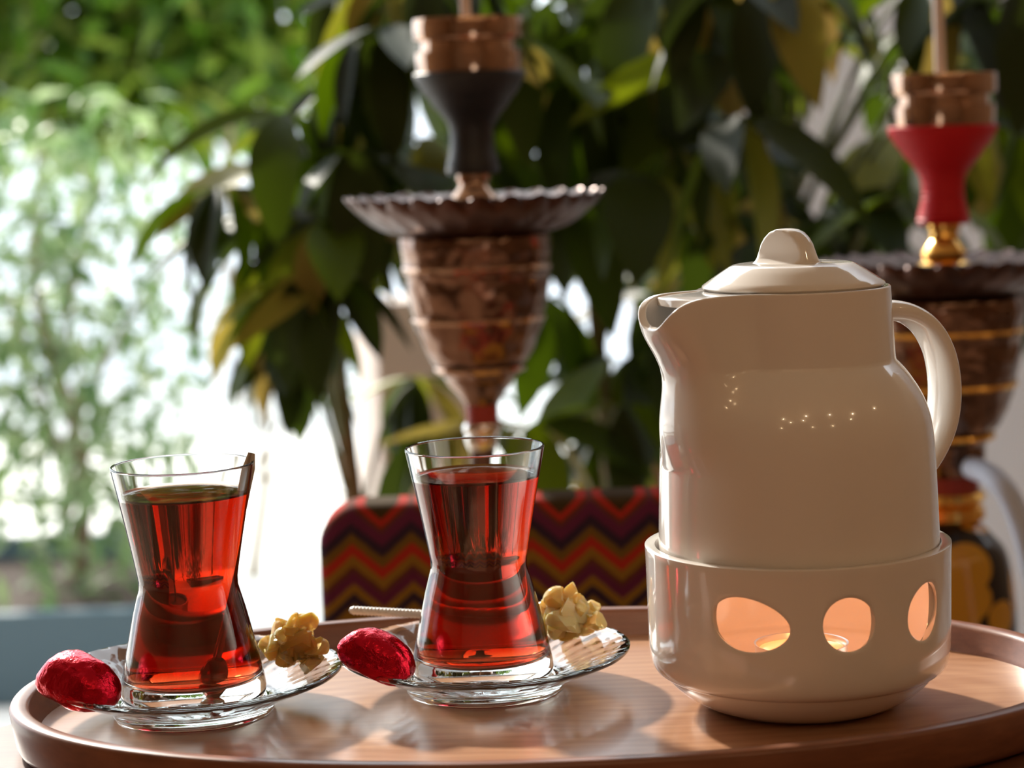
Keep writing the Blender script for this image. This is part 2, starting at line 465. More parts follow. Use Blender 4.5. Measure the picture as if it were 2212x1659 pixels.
# inside the warmer: the tealight
tl = thing('tealight', 'lit tealight candle inside the white warmer', 'candle', (TX + 0.001, TY, ZT + 0.0046))
lathe('cup', [(0, 0), (0.0185, 0), (0.0192, 0.001), (0.0195, 0.0209), (0.0199, 0.0212), (0.0190, 0.0210), (0.0186, 0.0194), (0.0184, 0.002), (0, 0.002)], M['alu'], tl, 48)
lathe('wax', [(0, 0.0021), (0.0182, 0.0021), (0.0184, 0.0182), (0.0180, 0.0186), (0.006, 0.0182), (0, 0.0181)], M['wax'], tl, 48)
tube('wick', [(0, 0, 0.0179), (0.0003, 0, 0.0205), (0.0008, 0, 0.0230)], 0.0006, M['black_clay'], tl, 6)
lathe('flame', [(0, 0.0222), (0.0016, 0.0236), (0.0022, 0.0256), (0.0016, 0.0295), (0.0007, 0.0322), (0, 0.0335)], M['flame'], tl, 16)
ld = bpy.data.lights.new('tealight_glow', 'POINT'); ld.energy = 0.036; ld.shadow_soft_size = 0.0025; ld.color = (1.0, 0.30, 0.10)
lo = bpy.data.objects.new('tealight_glow', ld); COL.objects.link(lo); lo.location = (TX + 0.001, TY, ZT + 0.0440)

# ------------------------------------------------------------------ teapot
pot = thing('teapot', 'tall white porcelain teapot with stubby spout, standing on the warmer', 'teapot', (TX + 0.0006, TY, ZT))
SP = rad(-62.0)         # spout bearing, theta 0 towards the viewer, negative to the left
def ang(a):
    while a > PI: a -= 2 * PI
    while a < -PI: a += 2 * PI
    return a
BODY = [(0.0655, 0.0578), (0.0675, 0.0583), (0.0690, 0.0585), (0.0850, 0.0580), (0.1101, 0.0570), (0.1224, 0.0558), (0.1275, 0.0544), (0.1330, 0.0515), (0.1392, 0.0475), (0.1430, 0.0442), (0.1452, 0.0422), (0.1470, 0.0416), (0.1600, 0.0408), (0.1735, 0.0401), (0.1762, 0.0399)]
def fine_table(tab):
    return spline(tab, 8)
def lin(tab, x):
    if x <= tab[0][0]: return tab[0][1]
    for (a, fa), (b, fb) in zip(tab[:-1], tab[1:]):
        if x <= b: return fa + (fb - fa) * ((x - a) / max(1e-9, b - a))
    return tab[-1][1]
def smooth_tab(tab, lo, hi, w):
    zs = [lo + (hi - lo) * i / 160 for i in range(161)]
    out = [p for p in tab if p[0] < lo]
    for z in zs:
        k = min(1.0, (z - lo) / w, (hi - z) / w)
        ww = w * max(0.0, k)
        out.append((z, sum(lin(tab, z + ww * (j / 6 - 1)) * (1 - abs(j / 6 - 1) * 0.8) for j in range(13)) / sum((1 - abs(j / 6 - 1) * 0.8) for j in range(13))))
    return out + [p for p in tab if p[0] > hi]
BODYS = smooth_tab(smooth_tab(fine_table(BODY), 0.075, 0.1448, 0.010), 0.075, 0.1448, 0.008)
def body_r(z):
    return lin(BODYS, z)
SPOUT = [(0.100, 0.0560), (0.106, 0.0580), (0.112, 0.0598), (0.122, 0.0605), (0.132, 0.0598), (0.140, 0.0592), (0.1455, 0.0598), (0.1500, 0.0620), (0.1545, 0.0656), (0.1585, 0.0690), (0.1625, 0.0710), (0.1660, 0.0716), (0.178, 0.0708)]
SPOUT = smooth_tab(smooth_tab(fine_table(SPOUT), 0.101, 0.177, 0.009), 0.101, 0.177, 0.007)
def spout_w(z):     # angular half width
    return rad(interp([(0.10, 17), (0.112, 21), (0.125, 24), (0.140, 25), (0.150, 24), (0.158, 21), (0.178, 22)], z))
SPW = [(0.1 + 0.078 * i / 60, spout_w(0.1 + 0.078 * i / 60)) for i in range(61)]
SPW = smooth_tab(SPW, 0.101, 0.177, 0.010)
def pot_r(th, z):
    b = body_r(z); d = abs(ang(th - SP))
    s = lin(SPOUT, z); w = lin(SPW, z)
    k = math.exp(-((d / w) ** 3.6))
    # flat sides of the beak: a chord-like blend rather than a spike
    return b + max(0.0, s - b) * k if s > b else b
def rim_z(th):
    d = abs(ang(th - SP))
    return 0.1762 - 0.0130 * math.exp(-((d / rad(11.5)) ** 2.6))
def pot_body():
    seg, nr = 240, 110
    vs, fs = [], []
    for i in range(nr):
        s = i / (nr - 1)
        for k in range(seg):
            th = 2 * PI * k / seg
            z = 0.0655 + (rim_z(th) - 0.0655) * s
            r = pot_r(th, z)
            vs.append((r * math.sin(th), -r * math.cos(th), z))
    for i in range(nr - 1):
        for k in range(seg):
            k2 = (k + 1) % seg
            fs.append((i * seg + k, i * seg + k2, (i + 1) * seg + k2, (i + 1) * seg + k))
    # rounded bottom
    last = list(range(seg))
    for rr, z in ((0.0565, 0.0632), (0.0530, 0.0621), (0.030, 0.0619)):
        cur = []
        for k in range(seg):
            th = 2 * PI * k / seg; cur.append(len(vs)); vs.append((rr * math.sin(th), -rr * math.cos(th), z))
        for k in range(seg):
            k2 = (k + 1) % seg; fs.append((cur[k], cur[k2], last[k2], last[k]))
        last = cur
    fs.append(tuple(last))
    return vs, fs
vs, fs = pot_body()
pb = mesh('body', vs, fs, M['porcelain'], pot, True, 70)
sol = pb.modifiers.new('wall', 'SOLIDIFY'); sol.thickness = 0.0034; sol.offset = -1.0
bev = pb.modifiers.new('edge', 'BEVEL'); bev.width = 0.0014; bev.segments = 3; bev.limit_method = 'ANGLE'; bev.angle_limit = rad(50)

# the roof of the beak, between neck and mouth
vs, fs = [], []
NU, NV = 25, 9
for lay in (0, 1):
    for i in range(NU):
        u = i / (NU - 1) * 2 - 1; th = SP + u * rad(27)
        for j in range(NV):
            v = j / (NV - 1)
            r1 = min(pot_r(th, 0.1755) - 0.0014, 0.0600 - 0.003 * u * u)
            r = 0.0375 + (r1 - 0.0375) * v
            z = 0.1758 - 0.0010 * v ** 3 - 0.0018 * (1 if v > 0.99 else 0) * lay - lay * 0.0028 * (0.6 if v > 0.99 else 1)
            vs.append((r * math.sin(th), -r * math.cos(th), z))
for lay in (0, 1):
    for i in range(NU - 1):
        for j in range(NV - 1):
            a = lay * NU * NV + i * NV + j; fs.append((a, a + 1, a + NV + 1, a + NV))
for i in range(NU - 1):
    for j in (0, NV - 1):
        a = i * NV + j; fs.append((a, a + NV, a + NV + NU * NV, a + NU * NV))
for j in range(NV - 1):
    for i in (0, NU - 1):
        a = i * NV + j; fs.append((a, a + 1, a + 1 + NU * NV, a + NU * NV))
rf = mesh('spout_roof', vs, fs, M['porcelain'], pot, True, 60)
bev = rf.modifiers.new('edge', 'BEVEL'); bev.width = 0.0009; bev.segments = 3; bev.limit_method = 'ANGLE'; bev.angle_limit = rad(50)

# handle: a strap loop opposite the spout
hd = Vector((math.sin(SP + PI), -math.cos(SP + PI), 0)); ht = Vector((-hd.y, hd.x, 0))
path = spline([(0.0385, 0.1620), (0.0480, 0.1632), (0.0590, 0.1610), (0.0690, 0.1545), (0.0760, 0.1435), (0.0788, 0.1300), (0.0778, 0.1165), (0.0728, 0.1035), (0.0650, 0.0930), (0.0560, 0.0855)], 7)
vs, fs = [], []
hn = len(path); hs = 20
for i, (q, z) in enumerate(path):
    a = path[max(i - 1, 0)]; b = path[min(i + 1, hn - 1)]
    d2 = Vector((b[0] - a[0], b[1] - a[1])).normalized(); nrm = Vector((-d2.y, d2.x))
    f = i / (hn - 1)
    w = interp([(0, 0.0080), (0.3, 0.0090), (0.7, 0.0098), (0.9, 0.0080), (1, 0.0055)], f); tk = interp([(0, 0.0046), (0.5, 0.0042), (1, 0.0034)], f)
    for k in range(hs):
        t = 2 * PI * k / hs
        ct, st = math.cos(t), math.sin(t)
        ct = math.copysign(abs(ct) ** 0.8, ct); st = math.copysign(abs(st) ** 0.8, st)
        pr = q + nrm.x * tk * st; pz = z + nrm.y * tk * st
        vs.append(hd * pr + ht * (w * ct) + Vector((0, 0, pz)))
for i in range(hn - 1):
    for k in range(hs):
        k2 = (k + 1) % hs
        fs.append((i * hs + k, i * hs + k2, (i + 1) * hs + k2, (i + 1) * hs + k))
fs.append(tuple(range(hs))); fs.append(tuple((hn - 1) * hs + k for k in range(hs)))
mesh('handle', vs, fs, M['porcelain'], pot, True, 60)

lid = lathe('lid', [(0, 0.1700), (0.0345, 0.1700), (0.0350, 0.1745), (0.0372, 0.1764), (0.0378, 0.1770), (0.0376, 0.1777), (0.0350, 0.1795), (0.0300, 0.1828), (0.0262, 0.1852), (0.0245, 0.1859), (0.0225, 0.1862), (0.0, 0.1866)], M['porcelain'], pot, 96, sharp=55)
def knob_mesh():
    vs, fs = lathe_data([(0, 0.1850), (0.0152, 0.1852), (0.0144, 0.1864), (0.0136, 0.1882), (0.0126, 0.1910), (0.0113, 0.1940), (0.0096, 0.1966), (0.0074, 0.1987), (0.0050, 0.1999), (0.0025, 0.2004), (0, 0.2005)], 72)
    # two finger hollows leave a ridge between them
    out = []
    nrm = Vector((math.sin(rad(-50)), -math.cos(rad(-50)), 0))
    res = []
    for v in vs:
        v = Vector(v)
        for s in (1, -1):
            lim = 0.0047 + max(0.0, (0.1885 - v.z)) * 1.6
            dd = (v * s).dot(nrm)
            if dd > lim: v = v - nrm * s * (dd - lim) * 0.93
        res.append(v)
    return res, fs
vs, fs = knob_mesh()
kn = mesh('knob', vs, fs, M['porcelain'], lid, True, 55)
kn.location = (-0.0022, 0, 0)

# ------------------------------------------------------------------ saucers
def saucer(cx, cy, label):
    rim, R = 0.0190, 0.0645
    up = [(0.0, 0.0064), (0.031, 0.0064), (0.034, 0.0068), (0.0380, 0.0084), (0.0430, 0.0108), (0.0480, 0.0131), (0.0530, 0.0153), (0.0580, 0.0174), (0.0618, 0.0188), (0.0638, 0.0194)]
    edge = [(0.0645, 0.0190), (0.0644, 0.0180)]
    dn = [(0.0630, 0.0166), (0.0605, 0.0154), (0.0575, 0.0141), (0.0540, 0.0126), (0.0500, 0.0108), (0.0460, 0.0090), (0.0420, 0.0073), (0.0385, 0.0060), (0.0362, 0.0050), (0.0352, 0.0042), (0.0346, 0.0012), (0.0338, 0.0003), (0.0318, 0.0003), (0.0308, 0.0012), (0.0300, 0.0028), (0.0, 0.0030)]
    prof = up + edge + dn
    ne = len(up) + len(edge)
    def mod(t, i, r, z):
        if i < ne - 2 and 0.036 < r < 0.062:         # pressed rays on the upper face
            z += 0.00014 * math.sin(t * 36 + r * 260)
        elif i >= ne and 0.037 < r < 0.062:
            z += 0.00012 * math.sin(r * 1400)
        return r, z
    return tag(lathe('saucer', prof, M['glass'], None, 240, mod, 45, (cx, cy, ZT)), label, 'saucer', 'glass saucers on the tray')
MX, MY = -0.0165, 0.940
LX, LY = -0.1417, 0.918
saucer(MX, MY, 'clear glass saucer under the tea glass beside the teapot')
saucer(LX, LY, 'clear glass saucer under the tea glass holding the spoon')

# ------------------------------------------------------------------ tea glasses
def tea_glass(cx, cy, label):
    t = thing('tea_glass', label, 'tea glass', (cx, cy, ZT + 0.0066), 'waisted tea glasses')
    outer = [(0.0, 0.0012), (0.0265, 0.0010), (0.0285, 0.0), (0.0303, 0.0006), (0.0312, 0.0022), (0.0313, 0.0050), (0.0307, 0.0085), (0.0285, 0.0190), (0.0262, 0.0290), (0.0240, 0.0385), (0.0222, 0.0450), (0.0212, 0.0490), (0.0212, 0.0525), (0.0219, 0.0570),
             (0.0237, 0.0670), (0.0260, 0.0790), (0.0284, 0.0910), (0.0304, 0.1010)]
    lip = [(0.03045, 0.1016), (0.0301, 0.1020), (0.0296, 0.1019)]
    inner = [(0.0295, 0.1010), (0.0274, 0.0910), (0.0248, 0.0790), (0.0223, 0.0670), (0.0204, 0.0575), (0.0192, 0.0530), (0.0188, 0.0505), (0.0190, 0.0480), (0.0200, 0.0440), (0.0222, 0.0375), (0.0245, 0.0285), (0.0266, 0.0195), (0.0280, 0.0130), (0.0278, 0.0105), (0.0262, 0.0088), (0.0200, 0.0082), (0.0, 0.0086)]
    lathe('glass_wall', outer + lip + inner, M['glass'], t, 128, None, 60)
    lvl = 0.0885
    inn = [p for p in inner if p[1] < lvl]
    prof = [(0.0, lvl), (0.0245, lvl), (0.0258, lvl + 0.0001), (0.0264, lvl + 0.0004), (0.02705, lvl + 0.0011)] + [(r + 0.00035, z - (0.0003 if r < 0.027 and z < 0.011 else 0)) if r > 0 else (0.0, z - 0.0003) for r, z in inn]
    lathe('tea', prof, M['tea'], t, 128, None, 60)
    return t
tea_glass(MX - 0.0008, MY, 'waisted glass of red tea with candy and stick behind it')
tea_glass(LX, LY, 'waisted glass of red tea with a spoon standing in it')

# spoon leaning in the left glass
sp = thing('tea_spoon', 'thin steel teaspoon leaning inside a glass of tea', 'spoon', (LX, LY, ZT))
a = Vector((0.0291, 0.006, 0.1112)); b = Vector((0.0085, -0.001, 0.0240))
d = (a - b).normalized()
w = d.cross(Vector((0.35, 0.94, 0))).normalized(); nn = w.cross(d).normalized()
vs, fs = [], []
K = 14
for i in range(K + 1):
    f = i / K; p = a + (b - a) * f
    hw = interp([(0, 0.0016), (0.04, 0.0030), (0.3, 0.0028), (0.8, 0.0016), (1, 0.0018)], f)
    for q in range(8):
        t = 2 * PI * q / 8
        vs.append(p + w * hw * math.cos(t) + nn * 0.0007 * math.sin(t))
for i in range(K):
    for q in range(8):
        q2 = (q + 1) % 8; fs.append((i * 8 + q, i * 8 + q2, (i + 1) * 8 + q2, (i + 1) * 8 + q))
fs.append(tuple(range(8))); fs.append(tuple(K * 8 + q for q in range(8)))
mesh('handle', vs, fs, M['steel'], sp)
vs, fs = [], []
for i in range(9):
    for j in range(9):
        u = i / 8 * 2 - 1; v = j / 8 * 2 - 1
        ru = u * math.sqrt(max(0, 1 - v * v / 2)); rv = v * math.sqrt(max(0, 1 - u * u / 2))
        h = 0.0022 * (ru * ru + rv * rv)
        vs.append(b - d * (0.0085 - 0.0) + w * (ru * 0.0055) - d * (rv * 0.0088) + nn * (h - 0.001))
for i in range(8):
    for j in range(8): fs.append((i * 9 + j, i * 9 + j + 1, (i + 1) * 9 + j + 1, (i + 1) * 9 + j))
bo = mesh('bowl', vs, fs, M['steel'], sp); s_ = bo.modifiers.new('wall', 'SOLIDIFY'); s_.thickness = 0.0006

# ------------------------------------------------------------------ sweets
def chocolate(loc, rot, size, label, seed):
    bm = bmesh.new(); bmesh.ops.create_cube(bm, size=2.0)
    bmesh.ops.subdivide_edges(bm, edges=bm.edges[:], cuts=13, use_grid_fill=True)
    for v in bm.verts:
        p = v.co
        l = (abs(p.x) ** 3.2 + abs(p.y) ** 3.2 + abs(p.z) ** 3.2) ** (1 / 3.2)
        q = p / l
        # domed, faceted top; flat base
        top = max(0.0, q.z)
        q.x *= 1 - 0.30 * top; q.y *= 1 - 0.34 * top
        if q.z < 0: q.z *= 0.75
        n = noise.noise(Vector((q.x * 2.2 + seed, q.y * 2.2, q.z * 2.2))) * 0.05 + noise.noise(Vector((q.x * 7 + seed, q.y * 7, q.z * 7))) * 0.025
        q *= 1 + n
        v.co = Vector((q.x * size[0], q.y * size[1], q.z * size[2]))
    me = bpy.data.meshes.new('wrapped_chocolate'); bm.to_mesh(me); bm.free(); me.shade_smooth(); me.set_sharp_from_angle(angle=rad(32))
    o = link('wrapped_chocolate', me, None, M['foil']); o.location = (loc[0], loc[1], ZT + loc[2]); o.rotation_euler = rot
    return tag(o, label, 'chocolate', 'red foil chocolates')
chocolate((-0.0612, 0.9045, 0.0252), (rad(6), rad(21), rad(-24)), (0.0170, 0.0110, 0.0105), 'red foil wrapped chocolate on the saucer beside the teapot', 1.3)
chocolate((-0.1840, 0.8850, 0.0232), (rad(4), rad(12), rad(-35)), (0.0185, 0.0125, 0.0118), 'red foil wrapped chocolate beside the tea glass holding the spoon', 5.1)

def rock_candy(loc, rx, ry, rz, n, label, seed, bumps=None):
    rnd = random.Random(seed)
    t = thing('rock_candy', label, 'candy', (loc[0], loc[1], ZT + loc[2]), 'lumps of rock candy')
    for i in range(n):
        while True:
            p = Vector((rnd.uniform(-1, 1), rnd.uniform(-1, 1), rnd.uniform(-1, 1)))
            if p.length < 1: break
        p = p * (0.45 + 0.5 * rnd.random()) if i > 4 else p * 0.3
        s = rnd.uniform(0.0080, 0.0118) if i > 4 else 0.0165
        bm = bmesh.new(); bmesh.ops.create_icosphere(bm, subdivisions=3, radius=0.62)
        for q_ in range(11):                      # random flat crystal faces
            nv = Vector((rnd.gauss(0, 1), rnd.gauss(0, 1), rnd.gauss(0, 1))).normalized(); lim = rnd.uniform(0.25, 0.42)
            for v in bm.verts:
                e_ = v.co.dot(nv) - lim
                if e_ > 0: v.co -= nv * e_ * 0.96
        me = bpy.data.meshes.new('crystal'); bm.to_mesh(me); bm.free(); me.shade_smooth(); me.set_sharp_from_angle(angle=rad(14))
        o = link('crystal', me, t, M['candy']); o.scale = (s, s, s); o.location = (p.x * rx, p.y * ry, p.z * rz)
        o.rotation_euler = (rnd.uniform(0, 6), rnd.uniform(0, 6), rnd.uniform(0, 6))
    return t
rc = rock_candy((0.0205, 0.9660, 0.0265), 0.0155, 0.0120, 0.0155, 38, 'amber rock candy on a white stick, behind the glass near the teapot', 3)
vs, fs = [], []
p0 = Vector((-0.1002, 0.034, -0.0018)); p1 = Vector((0.002, 0.0, -0.0035))
L_ = (p1 - p0).length; dd = (p1 - p0).normalized()
pts, rr = [], []
nr = 180
for i in range(nr + 1):
    f = i / nr; pts.append(p0 + (p1 - p0) * f)
    e = min(1.0, f * L_ / 0.0022); rr.append((0.00195 + 0.00022 * math.sin(i * PI / 1.5)) * math.sqrt(max(0.05, 1 - (1 - e) ** 2)))
tube('stick', pts, rr, M['stick'], rc, 12)
rock_candy((-0.1000, 0.9400, 0.0235), 0.0215, 0.0140, 0.0130, 44, 'amber rock candy lump beside the tea glass holding the spoon', 8)
# ------------------------------------------------------------------ chair
ch = thing('cafe_chair', 'chair with zigzag striped woven upholstery behind the tray', 'chair', (0.07, 1.43, 0))
def cushion(name, sx, sy, sz, r, loc, mat, parent, e=0.012, tilt=0.0):
    """upholstered slab: rounded outline in x-z, softened edges in y"""
    pts = []
    for cx_, cz_, a0 in ((sx / 2 - r, sz / 2 - r, 0), (-sx / 2 + r, sz / 2 - r, 90), (-sx / 2 + r, -sz / 2 + r, 180), (sx / 2 - r, -sz / 2 + r, 270)):
        for k in range(9):
            t = rad(a0 + k * 90 / 8); pts.append((cx_, cz_, math.cos(t), math.sin(t)))
    prof = []
    for k in range(7):
        t = rad(-90 + k * 15); prof.append((-sy / 2 + e + e * math.sin(t), -e + e * math.cos(t)))
    for k in range(7):
        t = rad(k * 15); prof.append((sy / 2 - e + e * math.sin(t), -e + e * math.cos(t)))
    vs, fs = [], []
    n = len(pts)
    for y, o in prof:
        for cx_, cz_, ux, uz in pts:
            vs.append((cx_ + ux * (r + o), y, cz_ + uz * (r + o)))
    for i in range(len(prof) - 1):
        for k in range(n):
            k2 = (k + 1) % n; fs.append((i * n + k, i * n + k2, (i + 1) * n + k2, (i + 1) * n + k))
    fs.append(tuple(range(n))); fs.append(tuple((len(prof) - 1) * n + k for k in range(n)))
    o = mesh(name, vs, fs, mat, parent, True, 50); o.location = loc; o.rotation_euler = (tilt, 0, 0)
    return o
cushion('backrest', 0.402, 0.05, 0.30, 0.028, (0, 0.0, ZT - 0.144), M['chevron'], ch)
cushion('seat', 0.42, 0.07, 0.40, 0.03, (0, -0.20, 0.455), M['chevron'], ch, 0.015, rad(90))
for sx in (-1, 1):
    tube('back_post', [(sx * 0.17, 0.045, 0.40), (sx * 0.17, 0.05, 0.55), (sx * 0.17, 0.045, 0.70)], 0.014, M['dark_wood'], ch, 8)
    for y0, y1 in ((0.02, 0.06), (-0.36, -0.37)):
        tube('leg', [(sx * 0.17, y0, 0.43), (sx * 0.18, y1, 0.0)], [0.019, 0.012], M['dark_wood'], ch, 10)

# ------------------------------------------------------------------ hookahs
def hookah(X, Y, label, bowl_mat, z_top, dark):
    """z values below are measured from the tray floor; z_top is the top of the metal cap"""
    h = thing('hookah', label, 'hookah', (X, Y, 0), 'hookahs')
    o = ZT + z_top
    cap = lathe('heat_cap', [(0, o - 0.030), (0.0385, o - 0.0395), (0.0388, o - 0.038), (0.0394, o - 0.030), (0.0394, o - 0.0240), (0.0355, o - 0.0232), (0.0350, o - 0.0165), (0.0398, o - 0.0155), (0.0406, o - 0.013), (0.0406, o - 0.002), (0.0400, o), (0.0385, o), (0.0375, o - 0.002), (0.0372, o - 0.008), (0, o - 0.008)], M['copper'], h, 64)
    tube('cap_rod', [(-0.001, 0, o - 0.008), (-0.002, 0, o + 0.05), (-0.004, 0, o + 0.14)], [0.0042, 0.0040, 0.0038], M['bone'], cap, 10)
    b = o - 0.0385
    bl = [(0, b), (0.0395, b), (0.0412, b - 0.001), (0.0410, b - 0.003), (0.0375, b - 0.010), (0.0320, b - 0.018), (0.0250, b - 0.027), (0.0195, b - 0.034), (0.0165, b - 0.040), (0.0158, b - 0.047), (0.0160, b - 0.054), (0.0172, b - 0.060), (0.0188, b - 0.066), (0.0196, b - 0.071), (0.0190, b - 0.074), (0, b - 0.074)]
    def ribs(t, i, r, z):
        return (r, z)
    fine = []
    for (r0, z0), (r1, z1) in zip(bl[1:-2], bl[2:-1]):
        for k in range(3):
            f = k / 3; fine.append((r0 + (r1 - r0) * f, z0 + (z1 - z0) * f))
    fine = [(r + 0.0005 * math.sin(z * 1600), z) for r, z in fine]
    lathe('bowl', [bl[0]] + fine + bl[-2:], bowl_mat, h, 56)
    c = b - 0.074
    gap = 0.019 if not dark else 0.030
    lathe('neck', [(0, c), (0.0125, c), (0.0125, c - 0.004), (0.0105, c - 0.006), (0.0115, c - 0.010)] + ([(0.010, c - 0.012), (0.014, c - 0.017), (0.017, c - 0.022), (0.0155, c - 0.027)] if dark else []) + [(0.020, c - gap), (0, c - gap)], M['brass'] if dark else M['copper'], h, 40)
    p = c - gap
    # scalloped ash plate
    np_ = 27
    pl = [(0, p - 0.010), (0.030, p - 0.010), (0.060, p - 0.006), (0.080, p - 0.0005), (0.0900, p + 0.0030), (0.0925, p + 0.0030), (0.0920, p + 0.0005), (0.0870, p - 0.0060), (0.0800, p - 0.0120), (0.0700, p - 0.0185), (0.0600, p - 0.0225), (0.0450, p - 0.0245), (0, p - 0.0245)]
    def petals(t, i, r, z):
        if r < 0.055: return r, z
        k = (r - 0.055) / 0.037
        s = abs(math.sin(t * np_ / 2))
        return r * (1 + 0.075 * k * (s - 0.5)), z + 0.0060 * k * (s - 0.6) * (1 if i >= 5 else -0.2)
    lathe('ash_plate', pl, M['dark_bronze'], h, 272, petals, 60)
    q = p - 0.0225
    # urn shaped body with raised bands
    urn = [(0.0500, 0), (0.0545, 0.003), (0.0555, 0.010), (0.0540, 0.020), (0.0535, 0.024), (0.0550, 0.026), (0.0545, 0.030), (0.0530, 0.034), (0.0518, 0.045), (0.0495, 0.056), (0.0482, 0.062), (0.0490, 0.064), (0.0475, 0.068), (0.0445, 0.076), (0.0405, 0.086), (0.0365, 0.094), (0.0320, 0.099), (0.0318, 0.103), (0.0275, 0.107), (0.0215, 0.115), (0.0160, 0.122), (0.0128, 0.128)]
    s = 1.0 if not dark else 1.08
    if dark: urn = [(max(r, 0.027 + 0.05 * max(0, 0.115 - d)), d) for r, d in urn]
    fu = spline(urn, 5)
    def hammer(t, i, r, z):
        if r < 0.02: return r, z
        c = Vector((math.cos(t) * r, math.sin(t) * r, z - q)) * 75
        n_ = noise.voronoi(c)[0]
        return r + 0.0016 * (min(n_[0], 0.8) - 0.4) + 0.0008 * noise.noise(c * 1.7), z
    lathe('urn', [(0, q)] + [(r * s, q - d * s) for r, d in fu] + [(0, q - 0.128 * s)], M['bronze'], h, 144, hammer, 60)
    for d, r in ((0.026, 0.0548), (0.064, 0.0492), (0.101, 0.0335)):
        lathe('band', [(r * s - 0.004, q - d * s + 0.0025), (r * s + 0.0004, q - d * s + 0.0018), (r * s + 0.0012, q - d * s), (r * s + 0.0004, q - d * s - 0.0018), (r * s - 0.004, q - d * s - 0.0025)], M['brass'] if dark else M['copper'], h, 64)
    q2 = q - 0.128 * s
    kw = 2.0 if dark else 1.0
    lathe('grip', [(0, q2), (0.0122 * kw, q2), (0.0120 * kw, q2 - 0.014), (0, q2 - 0.014)], M['red_band'], h, 32)
    g = q2 - 0.014
    lathe('joint', [(r * kw, z) for r, z in [(0, g), (0.0135, g), (0.0148, g - 0.003), (0.0140, g - 0.007), (0.0118, g - 0.009), (0.0140, g - 0.012), (0.0145, g - 0.020), (0.0120, g - 0.024), (0, g - 0.024)]], M['steel'] if not dark else M['brass'], h, 40)
    v = g - 0.024
    vt = 0.36 if not dark else ZT - 0.055
    if v > vt:
        lathe('stem', [(0, v), (0.0105, v), (0.0105, (v + vt) / 2 + 0.01), (0.0150, (v + vt) / 2), (0.0105, (v + vt) / 2 - 0.01), (0.0110, vt), (0, vt)], M['dark_bronze'], h, 32)
    hh = min(v, vt)
    base = ([(0, hh), (0.024, hh), (0.034, hh - 0.010), (0.046, hh - 0.028), (0.052, hh - 0.08), (0.050, hh - 0.16), (0.040, hh - 0.25)] if dark else [(0, hh), (0.020, hh), (0.022, hh - 0.02), (0.024, hh * 0.86), (0.036, hh * 0.72)]) + [(0.050, hh * 0.55), (0.068, hh * 0.40), (0.088, hh * 0.25), (0.096, hh * 0.14), (0.092, 0.015), (0.085, 0.0), (0, 0.0)]
    lathe('vase', spline(base[1:-1], 4) and ([base[0]] + spline(base[1:-1], 4) + [base[-1]]), M['vase'] if dark else M['glass_dark'], h, 64)
    return h
M['glass_dark'] = principled('smoked_glass', (0.05, 0.04, 0.04), 0.06)
hookah(-0.0230, 1.60, 'hookah with a black bowl and bronze urn behind the middle of the tray', M['black_clay'], 0.3290, False)
hookah(0.3310, 1.65, 'hookah with a red bowl and gilded stem behind the teapot handle', M['red_clay'], 0.2785, True)
hs_pts = spline([(0.343, 1.615, ZT - 0.016), (0.350, 1.565, ZT - 0.018), (0.362, 1.545, ZT - 0.045), (0.39, 1.52, ZT - 0.15), (0.50, 1.47, ZT - 0.40), (0.58, 1.50, ZT - 0.66), (0.66, 1.60, 0.02), (0.80, 1.75, 0.014)], 8)
tag(tube('hookah_hose', hs_pts, 0.0085, M['hose'], None, 14), 'pale blue hose hanging from the hookah behind the teapot handle', 'hose')

# ------------------------------------------------------------------ courtyard
gp = box('garden_pillar', (0.135, 0.14, ZT + 0.022), (-0.140, 3.08, (ZT + 0.022) / 2), M['plaster'], None, 0.004, rad(17))
tag(gp, 'low square beige pillar behind the black bowl hookah', 'pillar')

def leaf_data(name, width, curl, fold, ns=7):
    vs, fs = [], []
    for i in range(ns):
        f = i / (ns - 1)
        w = width * (math.sin(PI * min(1, f * 0.97 + 0.02)) ** 0.75) * (1.0 - 0.30 * f) * 1.1
        if i == ns - 1: w = 0.004
        y = f; z = -curl * f * f
        vs += [(-w, y, z + fold * w), (0, y, z), (w, y, z + fold * w)]
    for i in range(ns - 1):
        a = i * 3
        fs += [(a, a + 1, a + 4, a + 3), (a + 1, a + 2, a + 5, a + 4)]
    me = bpy.data.meshes.new(name); me.from_pydata(vs, [], fs); me.shade_smooth()
    return me
LEAVES = [leaf_data('leaf', 0.19, 0.16, 0.30), leaf_data('leaf', 0.24, 0.28, 0.22), leaf_data('leaf', 0.16, 0.08, 0.40), leaf_data('leaf', 0.21, 0.40, 0.26)]
for me in LEAVES: me.materials.append(M['leaf'])
def leaf_matrix(p, az, el, L, roll):
    d = Vector((math.cos(az) * math.cos(el), math.sin(az) * math.cos(el), math.sin(el)))
    s = d.cross(Vector((0, 0, 1)))
    if s.length < 1e-3: s = Vector((1, 0, 0))
    s.normalize(); u = s.cross(d)
    m = Matrix((s, d, u)).transposed().to_4x4()
    return Matrix.Translation(p) @ m @ Matrix.Rotation(roll, 4, 'Y') @ Matrix.Scale(L, 4)

